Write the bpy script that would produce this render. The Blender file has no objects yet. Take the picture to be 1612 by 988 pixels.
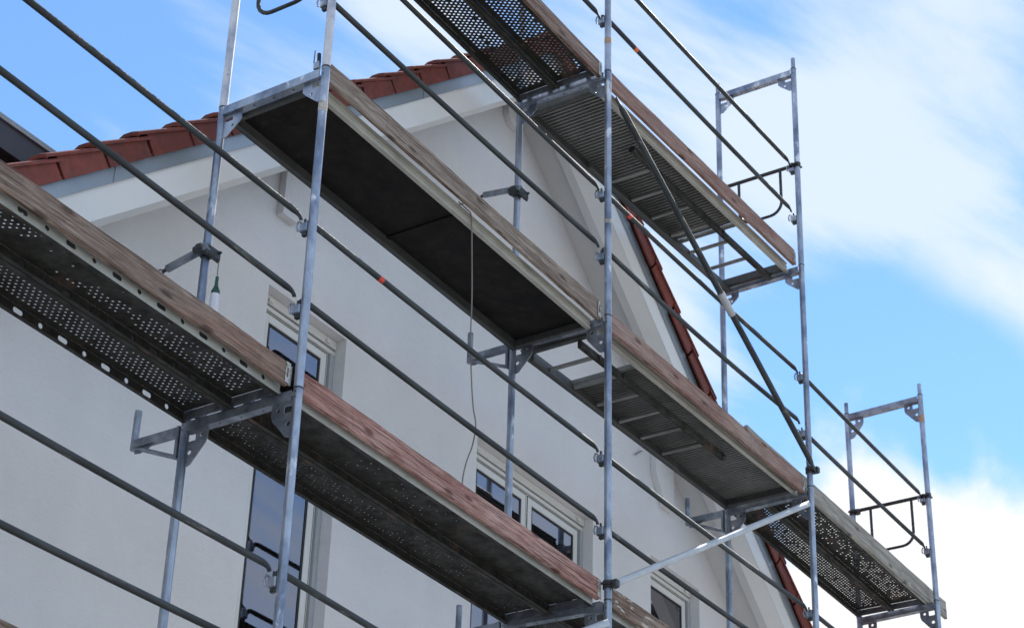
import bpy, bmesh, math, random
from mathutils import Vector, Matrix
from mathutils.geometry import tessellate_polygon
random.seed(7)
rnd = random.random
def U(a, b): return a + (b - a) * rnd()
S = bpy.context.scene
COL = S.collection
PI = math.pi

# ------------------------------------------------------------------ camera
YAW, PIT, ROL = 0.58609, 0.52821, 0.03281
fw = Vector((math.cos(PIT)*math.cos(YAW), math.cos(PIT)*math.sin(YAW), math.sin(PIT)))
rt = fw.cross(Vector((0, 0, 1))).normalized()
up = rt.cross(fw)
r2 = math.cos(ROL)*rt + math.sin(ROL)*up
u2 = -math.sin(ROL)*rt + math.cos(ROL)*up
cam = bpy.data.cameras.new("camera")
camo = bpy.data.objects.new("camera", cam); COL.objects.link(camo)
M = Matrix((( r2.x, u2.x, -fw.x, -6.857), (r2.y, u2.y, -fw.y, -5.834), (r2.z, u2.z, -fw.z, -4.737), (0, 0, 0, 1)))
camo.matrix_world = M
cam.sensor_width = 36.0
cam.lens = 3181.8/1612*36
cam.clip_start = 0.1; cam.clip_end = 5000
cam.dof.use_dof = True; cam.dof.focus_distance = 11.6; cam.dof.aperture_fstop = 5.6
S.camera = camo

# ------------------------------------------------------------------ light
SUN_EL, SUN_AZ = math.radians(50), math.radians(3)      # azimuth measured from +X towards +Y
sd = Vector((math.cos(SUN_EL)*math.cos(SUN_AZ), math.cos(SUN_EL)*math.sin(SUN_AZ), math.sin(SUN_EL)))
sl = bpy.data.lights.new("sun", 'SUN'); sl.energy = 2.9; sl.angle = math.radians(0.53); sl.color = (1, 0.95, 0.88)
so = bpy.data.objects.new("sun", sl); COL.objects.link(so)
so.rotation_euler = sd.to_track_quat('Z', 'Y').to_euler()
W = bpy.data.worlds.new("World"); S.world = W; W.use_nodes = True
S.view_settings.view_transform = 'Standard'; S.view_settings.look = 'None'
S.view_settings.exposure = 1.3; S.view_settings.gamma = 1

CLOUD_BLOBS = ((55, 35, 18, -0.50), (19.8, 28.3, 6.5, -0.50), (25, 28, 5, -0.2), (23, 33.0, 3, -.10), (25.5, 37.3, 3, -.12), (21.5, 36.5, 6, .34), (37.5, 38.3, 4, .20), (29, 31, 4, .22), (29, 38, 5, .05), (17, 36.5, 5, .08))
STREAK_N = (0.2026, 0.6974, -0.6874)
CUMULUS = (20, 19, 13.0, 0.62)
def world():
    nt = W.node_tree; N = nt.nodes; L = nt.links; N.clear()
    out = N.new('ShaderNodeOutputWorld'); bg = N.new('ShaderNodeBackground')
    sky = N.new('ShaderNodeTexSky'); sky.sky_type = 'NISHITA'; sky.sun_disc = False
    sky.sun_elevation = SUN_EL; sky.sun_rotation = math.radians(90) - SUN_AZ
    sky.altitude = 300; sky.air_density = 1.0; sky.dust_density = 0.0; sky.ozone_density = 2.0
    hsv = N.new('ShaderNodeHueSaturation'); hsv.inputs['Saturation'].default_value = 1.12; hsv.inputs['Value'].default_value = 1.0
    L.new(sky.outputs[0], hsv.inputs['Color'])
    tc = N.new('ShaderNodeTexCoord')
    def vm(op, a, b=None, c=None):
        n = N.new('ShaderNodeVectorMath'); n.operation = op
        for i, v in enumerate((a, b, c)):
            if v is None: continue
            if hasattr(v, 'links'): L.new(v, n.inputs[i])
            else: n.inputs[i].default_value = v
        return n
    def mt(op, a, b=None, clamp=False):
        n = N.new('ShaderNodeMath'); n.operation = op; n.use_clamp = clamp
        for i, v in enumerate((a, b)):
            if v is None: continue
            if hasattr(v, 'links'): L.new(v, n.inputs[i])
            else: n.inputs[i].default_value = v
        return n.outputs[0]
    D = tc.outputs['Generated']
    # cloud layer: project direction onto a flat layer overhead
    sep = N.new('ShaderNodeSeparateXYZ'); L.new(D, sep.inputs[0])
    zz = mt('MAXIMUM', sep.outputs[2], 0.06)
    px = mt('DIVIDE', sep.outputs[0], zz); py = mt('DIVIDE', sep.outputs[1], zz)
    cmb = N.new('ShaderNodeCombineXYZ'); L.new(px, cmb.inputs[0]); L.new(py, cmb.inputs[1])
    mp0 = N.new('ShaderNodeMapping'); L.new(cmb.outputs[0], mp0.inputs[0]); mp0.inputs['Rotation'].default_value = (0, 0, math.radians(13))
    mp = N.new('ShaderNodeMapping'); L.new(mp0.outputs[0], mp.inputs[0]); mp.inputs['Scale'].default_value = (0.75, 2.5, 1)
    mp.inputs['Location'].default_value = (3.1, 1.7, 0)
    n1 = N.new('ShaderNodeTexNoise'); L.new(mp.outputs[0], n1.inputs['Vector'])
    n1.inputs['Scale'].default_value = 1.7; n1.inputs['Detail'].default_value = 9; n1.inputs['Roughness'].default_value = 0.52; n1.inputs['Distortion'].default_value = 0.5
    n2 = N.new('ShaderNodeTexNoise'); L.new(D, n2.inputs['Vector'])
    n2.inputs['Scale'].default_value = 7; n2.inputs['Detail'].default_value = 10; n2.inputs['Roughness'].default_value = 0.55
    def blob(az, el, rad, amt):
        a, e = math.radians(az), math.radians(el)
        v = (math.cos(e)*math.cos(a), math.cos(e)*math.sin(a), math.sin(e))
        nrm = vm('NORMALIZE', D).outputs[0]
        dd = vm('DISTANCE', nrm, v).outputs['Value']
        mr = N.new('ShaderNodeMapRange'); mr.interpolation_type = 'SMOOTHSTEP'
        L.new(dd, mr.inputs['Value']); mr.inputs['From Min'].default_value = 0.0; mr.inputs['From Max'].default_value = math.radians(rad)
        mr.inputs['To Min'].default_value = amt; mr.inputs['To Max'].default_value = 0.0
        return mr.outputs[0]
    # thin cirrus cover: clear patches, one long streak, cumulus low down
    n3 = N.new('ShaderNodeTexNoise'); L.new(mp.outputs[0], n3.inputs['Vector'])
    n3.inputs['Scale'].default_value = 5.5; n3.inputs['Detail'].default_value = 8; n3.inputs['Roughness'].default_value = 0.6; n3.inputs['Distortion'].default_value = 0.3
    bias = mt('ADD', blob(12, 38, 34, -0.06), 0.26)  # base cover all round, raised out of view to brighten the wall
    for b in CLOUD_BLOBS: bias = mt('ADD', bias, blob(*b))
    s = mt('ADD', mt('ADD', mt('MULTIPLY', n1.outputs['Fac'], 1.25), mt('MULTIPLY', n3.outputs['Fac'], 0.55)), mt('ADD', bias, -0.40))
    mr = N.new('ShaderNodeMapRange'); mr.interpolation_type = 'SMOOTHSTEP'; L.new(s, mr.inputs['Value'])
    mr.inputs['From Min'].default_value = 0.48; mr.inputs['From Max'].default_value = 0.92
    # streak: a great-circle band, ragged by noise
    nr = vm('NORMALIZE', D).outputs[0]
    dt = vm('DOT_PRODUCT', nr, STREAK_N).outputs['Value']
    dt = mt('ADD', dt, mt('MULTIPLY', mt('SUBTRACT', n2.outputs['Fac'], 0.5), 0.05))
    ab = mt('ABSOLUTE', dt)
    ms = N.new('ShaderNodeMapRange'); ms.interpolation_type = 'SMOOTHSTEP'; L.new(ab, ms.inputs['Value'])
    ms.inputs['From Min'].default_value = 0.0; ms.inputs['From Max'].default_value = 0.030; ms.inputs['To Min'].default_value = 0.85; ms.inputs['To Max'].default_value = 0.0
    streak = mt('MULTIPLY', ms.outputs[0], mt('MULTIPLY', blob(14, 26, 17, 1.6), mt('ADD', 0.45, n3.outputs['Fac'])), True)
    c2 = mt('ADD', mt('MULTIPLY', n2.outputs['Fac'], 0.9), blob(*CUMULUS))
    mr2 = N.new('ShaderNodeMapRange'); mr2.interpolation_type = 'SMOOTHSTEP'; L.new(c2, mr2.inputs['Value'])
    mr2.inputs['From Min'].default_value = 0.70; mr2.inputs['From Max'].default_value = 0.86
    cov = mt('MAXIMUM', mt('MAXIMUM', mt('MULTIPLY', mr.outputs[0], 0.84), streak), mr2.outputs[0])
    mix = N.new('ShaderNodeMixRGB'); L.new(cov, mix.inputs[0]); L.new(hsv.outputs[0], mix.inputs[1])
    cc = N.new('ShaderNodeMixRGB'); L.new(mr2.outputs[0], cc.inputs[0])
    cc.inputs[1].default_value = (3.6, 4.0, 4.5, 1); cc.inputs[2].default_value = (4.5, 4.55, 4.65, 1)
    L.new(cc.outputs[0], mix.inputs[2])
    L.new(mix.outputs[0], bg.inputs['Color']); bg.inputs['Strength'].default_value = 0.097
    L.new(bg.outputs[0], out.inputs[0])
world()

# ------------------------------------------------------------------ materials
MATS = {}
def mat(name, color, rough=0.6, metal=0.0, var=0.0, scale=8.0, stretch=(1, 1, 1), bump=0.0, bscale=60.0,
        color2=None, fac=(0.45, 0.65), c3=None, fac3=(0.6, 0.7), s3=3.0, spec=None, rand=0.0):
    m = bpy.data.materials.new(name); m.use_nodes = True
    nt = m.node_tree; N = nt.nodes; L = nt.links
    b = N['Principled BSDF']
    b.inputs['Roughness'].default_value = rough; b.inputs['Metallic'].default_value = metal
    if spec is not None: b.inputs['Specular IOR Level'].default_value = spec
    tc = N.new('ShaderNodeTexCoord'); mp = N.new('ShaderNodeMapping'); L.new(tc.outputs['Object'], mp.inputs[0])
    oi = N.new('ShaderNodeObjectInfo')
    off = N.new('ShaderNodeVectorMath'); off.operation = 'SCALE'; off.inputs[0].default_value = (37, 19, 11)
    L.new(oi.outputs['Random'], off.inputs['Scale']); L.new(off.outputs[0], mp.inputs['Location'])
    mp.inputs['Scale'].default_value = stretch
    col = None
    rgb = N.new('ShaderNodeRGB'); rgb.outputs[0].default_value = (*color, 1); col = rgb.outputs[0]
    def noise(sc, det=6):
        n = N.new('ShaderNodeTexNoise'); L.new(mp.outputs[0], n.inputs['Vector']); n.inputs['Scale'].default_value = sc; n.inputs['Detail'].default_value = det
        n.inputs['Roughness'].default_value = 0.6
        return n.outputs['Fac']
    def rng(v, a, b_, c=0.0, d=1.0):
        r = N.new('ShaderNodeMapRange'); L.new(v, r.inputs['Value']); r.inputs['From Min'].default_value = a; r.inputs['From Max'].default_value = b_
        r.inputs['To Min'].default_value = c; r.inputs['To Max'].default_value = d; return r.outputs[0]
    def mixc(f, a, bcol, mode='MIX'):
        x = N.new('ShaderNodeMixRGB'); x.blend_type = mode
        if hasattr(f, 'links'): L.new(f, x.inputs[0])
        else: x.inputs[0].default_value = f
        L.new(a, x.inputs[1])
        if hasattr(bcol, 'links'): L.new(bcol, x.inputs[2])
        else: x.inputs[2].default_value = (*bcol, 1)
        return x.outputs[0]
    nz = noise(scale)
    if color2: col = mixc(rng(nz, *fac), col, color2)
    if c3: col = mixc(rng(noise(s3), *fac3), col, c3)
    if var:
        g = rng(noise(scale*2.7, 8), 0.25, 0.75, 1-var, 1+var)
        hv = N.new('ShaderNodeHueSaturation'); L.new(g, hv.inputs['Value']); L.new(col, hv.inputs['Color']); col = hv.outputs[0]
    if rand:
        hv = N.new('ShaderNodeHueSaturation'); L.new(rng(oi.outputs['Random'], 0, 1, 1-rand, 1+rand), hv.inputs['Value']); L.new(col, hv.inputs['Color']); col = hv.outputs[0]
    L.new(col, b.inputs['Base Color'])
    if metal: L.new(rng(nz, 0.3, 0.7, rough*0.8, min(1, rough*1.25)), b.inputs['Roughness'])
    if bump:
        bp = N.new('ShaderNodeBump'); bp.inputs['Strength'].default_value = bump; bp.inputs['Distance'].default_value = 0.004
        L.new(noise(bscale, 5), bp.inputs['Height']); L.new(bp.outputs[0], b.inputs['Normal'])
    MATS[name] = m
    return m

def wood(name, base, dark, tint, tintfac=(0.5, 0.7), knots=True, grain=1.0, patch=None):
    m = bpy.data.materials.new(name); m.use_nodes = True
    nt = m.node_tree; N = nt.nodes; L = nt.links; b = N['Principled BSDF']; b.inputs['Roughness'].default_value = 0.85
    b.inputs['Specular IOR Level'].default_value = 0.2
    tc = N.new('ShaderNodeTexCoord'); oi = N.new('ShaderNodeObjectInfo')
    off = N.new('ShaderNodeVectorMath'); off.operation = 'SCALE'; off.inputs[0].default_value = (31, 7, 3)
    L.new(oi.outputs['Random'], off.inputs['Scale'])
    add = N.new('ShaderNodeVectorMath'); L.new(tc.outputs['Object'], add.inputs[0]); L.new(off.outputs[0], add.inputs[1])
    def mapped(sc):
        mp = N.new('ShaderNodeMapping'); L.new(add.outputs[0], mp.inputs[0]); mp.inputs['Scale'].default_value = sc; return mp.outputs[0]
    def noise(v, sc, det=6, dist=0.0, rough=.6):
        n = N.new('ShaderNodeTexNoise'); L.new(v, n.inputs['Vector']); n.inputs['Scale'].default_value = sc; n.inputs['Detail'].default_value = det
        n.inputs['Distortion'].default_value = dist; n.inputs['Roughness'].default_value = rough; return n.outputs['Fac']
    def rng(v, a, b_, c=0.0, d=1.0):
        r = N.new('ShaderNodeMapRange'); L.new(v, r.inputs['Value']); r.inputs['From Min'].default_value = a; r.inputs['From Max'].default_value = b_
        r.inputs['To Min'].default_value = c; r.inputs['To Max'].default_value = d; return r.outputs[0]
    def mixc(f, a, c, mode='MIX'):
        x = N.new('ShaderNodeMixRGB'); x.blend_type = mode; L.new(f, x.inputs[0])
        for i, v in ((1, a), (2, c)):
            if hasattr(v, 'links'): L.new(v, x.inputs[i])
            else: x.inputs[i].default_value = (*v, 1)
        return x.outputs[0]
    g = noise(mapped((.8, 14, 34)), 2.2, 8, .45, .65)         # grain runs along X
    g2 = noise(mapped((2.2, 60, 160)), 1.5, 4, .2)
    col = mixc(rng(g, 0.42, 0.66), base, dark)
    col = mixc(rng(noise(mapped((0.8, 2, 3.5)), 1.6, 6, .4), *tintfac), col, tint)
    col = mixc(rng(g2, 0.52, 0.68, 0, 0.8*grain), col, tuple(0.35*c for c in dark))
    g3 = noise(mapped((.7, 22, 60)), 3.0, 7, .5, .7)
    col = mixc(rng(g3, 0.55, 0.60, 0, 0.9*grain), col, tuple(0.4*c for c in dark))
    g4 = noise(mapped((1.6, 30, 110)), 2.0, 5, .15, .6)
    col = mixc(rng(g4, 0.58, 0.62, 0, 0.9*grain), col, tuple(0.22*c for c in dark))
    col = mixc(rng(noise(mapped((2.0, 9, 16)), 2.4, 6, .5), 0.58, 0.74, 0, .5), col, tuple(min(1, 1.7*c) for c in base))
    col = mixc(rng(noise(mapped((1.8, 5, 8)), 2.0, 7, .3, .65), .50, .66, 0, .55), col, tuple(.8*c for c in dark))
    if patch: col = mixc(rng(noise(mapped((3, 5, 9)), 2.2, 5, .2), .57, .62), col, patch)
    if knots:
        v = N.new('ShaderNodeTexVoronoi'); v.voronoi_dimensions = '2D'
        kp = N.new('ShaderNodeMapping'); L.new(add.outputs[0], kp.inputs[0]); kp.inputs['Scale'].default_value = (2.0, 1, 6.0); kp.inputs['Rotation'].default_value = (math.pi/2, 0, 0)
        L.new(kp.outputs[0], v.inputs['Vector']); v.inputs['Scale'].default_value = 1.0
        col = mixc(rng(v.outputs['Distance'], 0.05, 0.12, 0.75, 0), col, tuple(0.4*c for c in dark))
    # dark splinters and drip stains running across the face
    st = noise(mapped((22, 3, 2.2)), 1.0, 3, .2)
    col = mixc(rng(st, 0.66, 0.74, 0, 0.3), col, tuple(0.5*c for c in dark))
    L.new(col, b.inputs['Base Color'])
    bp = N.new('ShaderNodeBump'); bp.inputs['Strength'].default_value = 0.55; bp.inputs['Distance'].default_value = 0.003
    L.new(g, bp.inputs['Height']); L.new(bp.outputs[0], b.inputs['Normal'])
    MATS[name] = m; return m

M_post = mat('galvanised_post', (0.36, 0.40, 0.47), 0.40, 0.8, var=0.3, scale=5, stretch=(1, 1, 0.5), color2=(0.17, 0.21, 0.29), fac=(0.45, 0.62), c3=(0.62, 0.64, 0.68), fac3=(0.60, 0.66), s3=9, bump=.15, bscale=60)
M_rail = mat('weathered_rail_steel', (0.045, 0.052, 0.056), 0.55, 0.45, var=0.25, scale=5, stretch=(.35, 2, 2), color2=(0.035, 0.04, 0.043), fac=(.45, .6), c3=(.16, .16, .15), fac3=(.62, .7), s3=9)
M_dark = mat('dark_iron', (0.06, 0.065, 0.07), 0.5, 0.6, var=.4, scale=20, bump=.2)
M_postw = mat('sunlit_whitish_post', (0.62, 0.62, 0.66), 0.6, 0.35, var=.2, scale=5, stretch=(1, 1, .6), color2=(.36, .41, .52), fac=(.5, .66), c3=(.16, .15, .17), fac3=(.68, .72), s3=22, bump=.1)  # whitish scuffed coat; sunlight on the upper posts painted into it too
M_steel = mat('dull_transom_steel', (0.30, 0.33, 0.38), 0.5, 0.75, var=.3, scale=6, color2=(.17, .19, .23), fac=(.42, .6), c3=(.36, .30, .26), fac3=(.66, .74), s3=11, bump=.15)
M_brace = mat('bright_galvanised_tube', (0.46, 0.48, 0.50), 0.6, 0.5, var=.15, scale=6, stretch=(.4, 1, 1), color2=(.45, .48, .52), bump=.1)
M_deck = mat('galvanised_plank_face', (0.46, 0.48, 0.46), 0.6, 0.35, var=.2, scale=5, stretch=(.6, 2, 2), color2=(.34, .35, .33), fac=(.45, .65), bump=.1)
M_deckdark = mat('shaded_dirty_underside', (0.034, 0.034, 0.030), 0.75, 0.2, var=.45, scale=9, color2=(.015, .0145, .012), fac=(.4, .65), c3=(.08, .055, .04), fac3=(.60, .68), s3=4)  # underside grime, with the shade below the decks put into the colour
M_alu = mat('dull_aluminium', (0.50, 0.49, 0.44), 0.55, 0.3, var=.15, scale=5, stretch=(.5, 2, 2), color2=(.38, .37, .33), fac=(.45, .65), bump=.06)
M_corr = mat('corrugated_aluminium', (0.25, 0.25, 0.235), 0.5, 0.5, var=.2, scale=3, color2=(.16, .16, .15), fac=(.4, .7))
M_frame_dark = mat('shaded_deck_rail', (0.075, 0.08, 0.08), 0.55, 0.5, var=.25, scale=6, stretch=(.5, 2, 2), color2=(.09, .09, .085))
M_ply = mat('black_film_plywood', (0.017, 0.015, 0.0145), 0.7, 0, var=.4, scale=5, color2=(.010, .009, .009), c3=(.028, .026, .024), fac3=(.6, .7), s3=7, spec=.15)
M_red = mat('red_marking_paint', (0.60, 0.06, 0.04), 0.6, var=.3, scale=30)
M_orange = mat('orange_marking_paint', (0.75, 0.16, 0.04), 0.6, var=.3, scale=30)
M_sticker = mat('worn_paper_sticker', (0.50, 0.47, 0.43), 0.8, var=.4, scale=40, color2=(.25, .2, .17))
M_tan = mat('tan_tape', (0.42, 0.27, 0.18), 0.8, var=.4, scale=40)
M_wallm = mat('white_render_plaster', (0.80, 0.79, 0.80), 0.92, var=0.035, scale=0.7, stretch=(1, 1, 1), color2=(.765, .76, .775), fac=(.35, .65), spec=.2)
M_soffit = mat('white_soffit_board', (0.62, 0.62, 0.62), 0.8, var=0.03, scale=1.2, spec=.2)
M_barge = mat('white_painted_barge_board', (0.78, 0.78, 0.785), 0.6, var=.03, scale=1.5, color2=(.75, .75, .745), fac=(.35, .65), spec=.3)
M_flash = mat('blue_grey_zinc_flashing', (0.36, 0.40, 0.44), 0.4, 0.5, var=.06, scale=1.0, color2=(.31, .35, .39), fac=(.35, .65))
M_tile = mat('red_clay_tile', (0.19, 0.046, 0.033), 0.7, var=.25, scale=7, color2=(.15, .04, .032), fac=(.4, .65), c3=(.09, .055, .045), fac3=(.62, .72), s3=12, bump=.2, bscale=90, rand=.2, spec=.35)
M_tiledark = mat('tile_underlay', (0.025, 0.02, 0.02), 0.9)
M_anthra = mat('anthracite_cladding', (0.045, 0.048, 0.062), 0.5, var=.06, scale=2)
M_zinc = mat('grey_zinc_edge', (0.30, 0.31, 0.31), 0.4, .5, var=.08, scale=2)
M_pvc = mat('cream_window_frame', (0.68, 0.68, 0.66), 0.4, var=.03, scale=2)
M_shut = mat('grey_shutter_guide', (0.40, 0.43, 0.45), 0.5, var=.04, scale=2)
M_gask = mat('black_gasket', (0.012, 0.012, 0.014), 0.6)
M_cable = mat('grey_brown_cable', (0.20, 0.175, 0.155), 0.7, var=.2, scale=9)
M_green = mat('green_plastic', (0.008, 0.07, 0.045), 0.35)
M_label = mat('white_bottle_label', (0.72, 0.72, 0.78), 0.7, var=.15, scale=60)
M_room = mat('dim_room', (0.45, 0.44, 0.43), 0.9, var=.2, scale=1)
M_curtain = mat('pale_curtain', (0.45, 0.48, 0.52), 0.9, var=.1, scale=4, stretch=(8, 1, 1))
M_ground = mat('paving_ground', (0.30, 0.29, 0.28), 0.9, var=.2, scale=.6, color2=(.22, .215, .20), fac=(.4, .6), bump=.3, bscale=3)
def glassy():
    m = bpy.data.materials.new('window_glass'); m.use_nodes = True
    nt = m.node_tree; N = nt.nodes; L = nt.links; N.remove(N['Principled BSDF'])
    o = N['Material Output']; gl = N.new('ShaderNodeBsdfGlossy'); gl.inputs['Roughness'].default_value = 0.02; gl.inputs['Color'].default_value = (.95, .93, 1, 1)
    tr = N.new('ShaderNodeBsdfTransparent'); tr.inputs['Color'].default_value = (.62, .66, .68, 1)
    fr = N.new('ShaderNodeFresnel'); fr.inputs['IOR'].default_value = 1.9
    mx = N.new('ShaderNodeMath'); mx.operation = 'MULTIPLY_ADD'; L.new(fr.outputs[0], mx.inputs[0]); mx.inputs[1].default_value = 0.9; mx.inputs[2].default_value = 0.13; mx.use_clamp = True
    ms = N.new('ShaderNodeMixShader'); L.new(mx.outputs[0], ms.inputs[0]); L.new(tr.outputs[0], ms.inputs[1]); L.new(gl.outputs[0], ms.inputs[2])
    L.new(ms.outputs[0], o.inputs[0]); return m
M_glass = glassy()
# stucco relief
def stucco(m):
    nt = m.node_tree; N = nt.nodes; L = nt.links; b = N['Principled BSDF']
    tc = N.new('ShaderNodeTexCoord'); mp = N.new('ShaderNodeMapping'); L.new(tc.outputs['Object'], mp.inputs[0]); mp.inputs['Scale'].default_value = (1, 1, 4.5)
    n = N.new('ShaderNodeTexNoise'); n.inputs['Scale'].default_value = 17; n.inputs['Detail'].default_value = 8; n.inputs['Roughness'].default_value = .72; L.new(mp.outputs[0], n.inputs['Vector'])
    # fine trowel dashes and faint run-off tone
    src = b.inputs['Base Color'].links[0].from_socket
    m2 = N.new('ShaderNodeMapping'); L.new(tc.outputs['Object'], m2.inputs[0]); m2.inputs['Scale'].default_value = (9, 9, 75)
    n2 = N.new('ShaderNodeTexNoise'); n2.inputs['Scale'].default_value = 1.0; n2.inputs['Detail'].default_value = 3; L.new(m2.outputs[0], n2.inputs['Vector'])
    m3 = N.new('ShaderNodeMapping'); L.new(tc.outputs['Object'], m3.inputs[0]); m3.inputs['Scale'].default_value = (1.3, 1.3, .35)
    n3 = N.new('ShaderNodeTexNoise'); n3.inputs['Scale'].default_value = 1.4; n3.inputs['Detail'].default_value = 7; L.new(m3.outputs[0], n3.inputs['Vector'])
    r1 = N.new('ShaderNodeMapRange'); L.new(n2.outputs['Fac'], r1.inputs['Value']); r1.inputs['From Min'].default_value = .62; r1.inputs['From Max'].default_value = .75; r1.inputs['To Min'].default_value = 1; r1.inputs['To Max'].default_value = .93
    r2 = N.new('ShaderNodeMapRange'); L.new(n3.outputs['Fac'], r2.inputs['Value']); r2.inputs['From Min'].default_value = .35; r2.inputs['From Max'].default_value = .7; r2.inputs['To Min'].default_value = 1.0; r2.inputs['To Max'].default_value = .965
    mm = N.new('ShaderNodeMath'); mm.operation = 'MULTIPLY'; L.new(r1.outputs[0], mm.inputs[0]); L.new(r2.outputs[0], mm.inputs[1])
    hv = N.new('ShaderNodeHueSaturation'); L.new(mm.outputs[0], hv.inputs['Value']); L.new(src, hv.inputs['Color']); L.new(hv.outputs[0], b.inputs['Base Color'])
    bp = N.new('ShaderNodeBump'); bp.inputs['Strength'].default_value = .9; bp.inputs['Distance'].default_value = .012; L.new(n.outputs['Fac'], bp.inputs['Height']); L.new(bp.outputs[0], b.inputs['Normal'])
stucco(M_wallm)
W_brown = wood('weathered_brown_board', (0.31, 0.245, 0.205), (0.13, 0.085, 0.065), (0.30, 0.19, 0.15))
W_red = wood('red_stained_board', (0.46, 0.27, 0.235), (0.20, 0.075, 0.06), (0.50, 0.34, 0.30), tintfac=(.42, .62))
W_grey = wood('grey_weathered_board', (0.36, 0.30, 0.255), (0.14, 0.10, 0.08), (0.27, 0.21, 0.17))
W_pink = wood('pinkish_weathered_board', (0.36, 0.245, 0.21), (0.20, 0.10, 0.08), (0.36, 0.28, 0.24), grain=.7)
W_pale = wood('pale_grey_board', (0.42, 0.40, 0.36), (0.20, 0.18, 0.15), (0.30, 0.28, 0.25), grain=.5)
W_mix = wood('brown_and_grey_board', (0.33, 0.27, 0.23), (0.16, 0.08, 0.065), (0.24, 0.20, 0.17))
W_scrape = wood('scraped_brown_board', (0.27, 0.19, 0.155), (0.12, 0.08, 0.06), (0.34, 0.28, 0.23), patch=(.46, .42, .37))

# ------------------------------------------------------------------ mesh helpers
class MB:
    def __init__(s): s.v = []; s.f = []; s.sm = []
    def add(s, vs, fs, smooth=False):
        o = len(s.v); s.v += [tuple(v) for v in vs]; s.f += [tuple(i+o for i in f) for f in fs]; s.sm += [smooth]*len(fs); return s
    def box(s, x0, x1, y0, y1, z0, z1):
        vs = [(x, y, z) for x in (x0, x1) for y in (y0, y1) for z in (z0, z1)]
        return s.add(vs, [(0,1,3,2), (4,6,7,5), (0,4,5,1), (2,3,7,6), (0,2,6,4), (1,5,7,3)])
    def bbox(s, x0, x1, y0, y1, z0, z1, c=0.003):
        """box with chamfered edges"""
        bm = bmesh.new(); bmesh.ops.create_cube(bm, size=1)
        for v in bm.verts: v.co = Vector(((x0+x1)/2+v.co.x*(x1-x0), (y0+y1)/2+v.co.y*(y1-y0), (z0+z1)/2+v.co.z*(z1-z0)))
        bmesh.ops.bevel(bm, geom=bm.edges[:], offset=c, segments=1, affect='EDGES')
        bm.verts.index_update()
        s.add([v.co[:] for v in bm.verts], [[v.index for v in f.verts] for f in bm.faces]); bm.free(); return s
    def tube(s, pts, r, seg=14, cap=True, rz=None):
        """swept tube; r number or list; rz optional list of flattening factors"""
        pts = [Vector(p) for p in pts]; n = len(pts)
        rr = r if isinstance(r, (list, tuple)) else [r]*n
        fl = rz or [1]*n
        t0 = (pts[1]-pts[0]).normalized()
        ref = Vector((0, 1, 0)) if abs(t0.y) < .9 else Vector((0, 0, 1))
        vs = []; fs = []
        for i, p in enumerate(pts):
            t = (pts[min(i+1, n-1)]-pts[max(i-1, 0)]).normalized()
            a = (ref - t*ref.dot(t)).normalized(); ref = a; b = t.cross(a)
            for k in range(seg):
                an = 2*PI*k/seg
                vs.append(p + a*math.cos(an)*rr[i]*fl[i] + b*math.sin(an)*rr[i])
        for i in range(n-1):
            for k in range(seg):
                fs.append((i*seg+k, i*seg+(k+1) % seg, (i+1)*seg+(k+1) % seg, (i+1)*seg+k))
        s.add(vs, fs, True)
        if cap: 
            o = len(vs)
            s.add(vs[:seg], [tuple(range(seg-1, -1, -1))]); s.add(vs[-seg:], [tuple(range(seg))])
        return s
    def prism(s, poly, a, b, plane='xz', holes=()):
        """polygon (2D) with holes extruded from a to b along the third axis"""
        def p3(p, h):
            if plane == 'xz': return (p[0], h, p[1])
            if plane == 'yz': return (h, p[0], p[1])
            return (p[0], p[1], h)
        loops = [list(poly)] + [list(h) for h in holes]
        tri = tessellate_polygon([[Vector((p[0], p[1], 0)) for p in l] for l in loops])
        flat = [p for l in loops for p in l]
        n = len(flat)
        s.add([p3(p, a) for p in flat], tri); s.add([p3(p, b) for p in flat], [t[::-1] for t in tri])
        for l in loops:
            m = len(l); s.add([p3(p, a) for p in l]+[p3(p, b) for p in l], [(i, (i+1) % m, m+(i+1) % m, m+i) for i in range(m)])
        return s
    def mesh(s, name, m):
        me = bpy.data.meshes.new(name); me.from_pydata(s.v, [], s.f); me.materials.append(m)
        me.polygons.foreach_set('use_smooth', s.sm)
        bm = bmesh.new(); bm.from_mesh(me); bmesh.ops.recalc_face_normals(bm, faces=bm.faces); bm.to_mesh(me); bm.free()
        me.update(); return me
    def build(s, name, m, parent=None, loc=None, label=None):
        return place(name, s.mesh(name, m), parent, loc, label)
def place(name, me, parent=None, loc=None, label=None, rot=None):
    o = bpy.data.objects.new(name, me); COL.objects.link(o)
    if parent: o.parent = parent
    if loc is not None: o.location = loc
    if rot is not None: o.rotation_euler = rot
    if label: o['label'] = label
    return o
def thing(name, label, cat, loc=(0, 0, 0), group=None, mtx=None):
    o = bpy.data.objects.new(name, None); COL.objects.link(o); o.empty_display_size = .1
    if mtx is not None: o.matrix_world = mtx
    else: o.location = loc
    o['label'] = label; o['category'] = cat
    if group: o['group'] = group
    return o
def struct(o): o['kind'] = 'structure'; return o
def circ(cx, cy, r, n=10, sx=1): return [(cx+sx*r*math.cos(2*PI*k/n), cy+r*math.sin(2*PI*k/n)) for k in range(n)]
def slot(cx, cy, r, w, n=10):
    out = []
    for k in range(n):
        a = 2*PI*(k+.5)/n; out.append((cx+(w if math.cos(a) > 0 else -w)+r*math.cos(a), cy+r*math.sin(a)))
    return out

# ------------------------------------------------------------------ setting: ground
gm = MB(); gm.add([(-400, -400, 0), (400, -400, 0), (400, 400, 0), (-400, 400, 0)], [(0, 1, 2, 3)])
g = gm.build('ground', M_ground, loc=(0, 0, -6.3)); struct(g)

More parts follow.
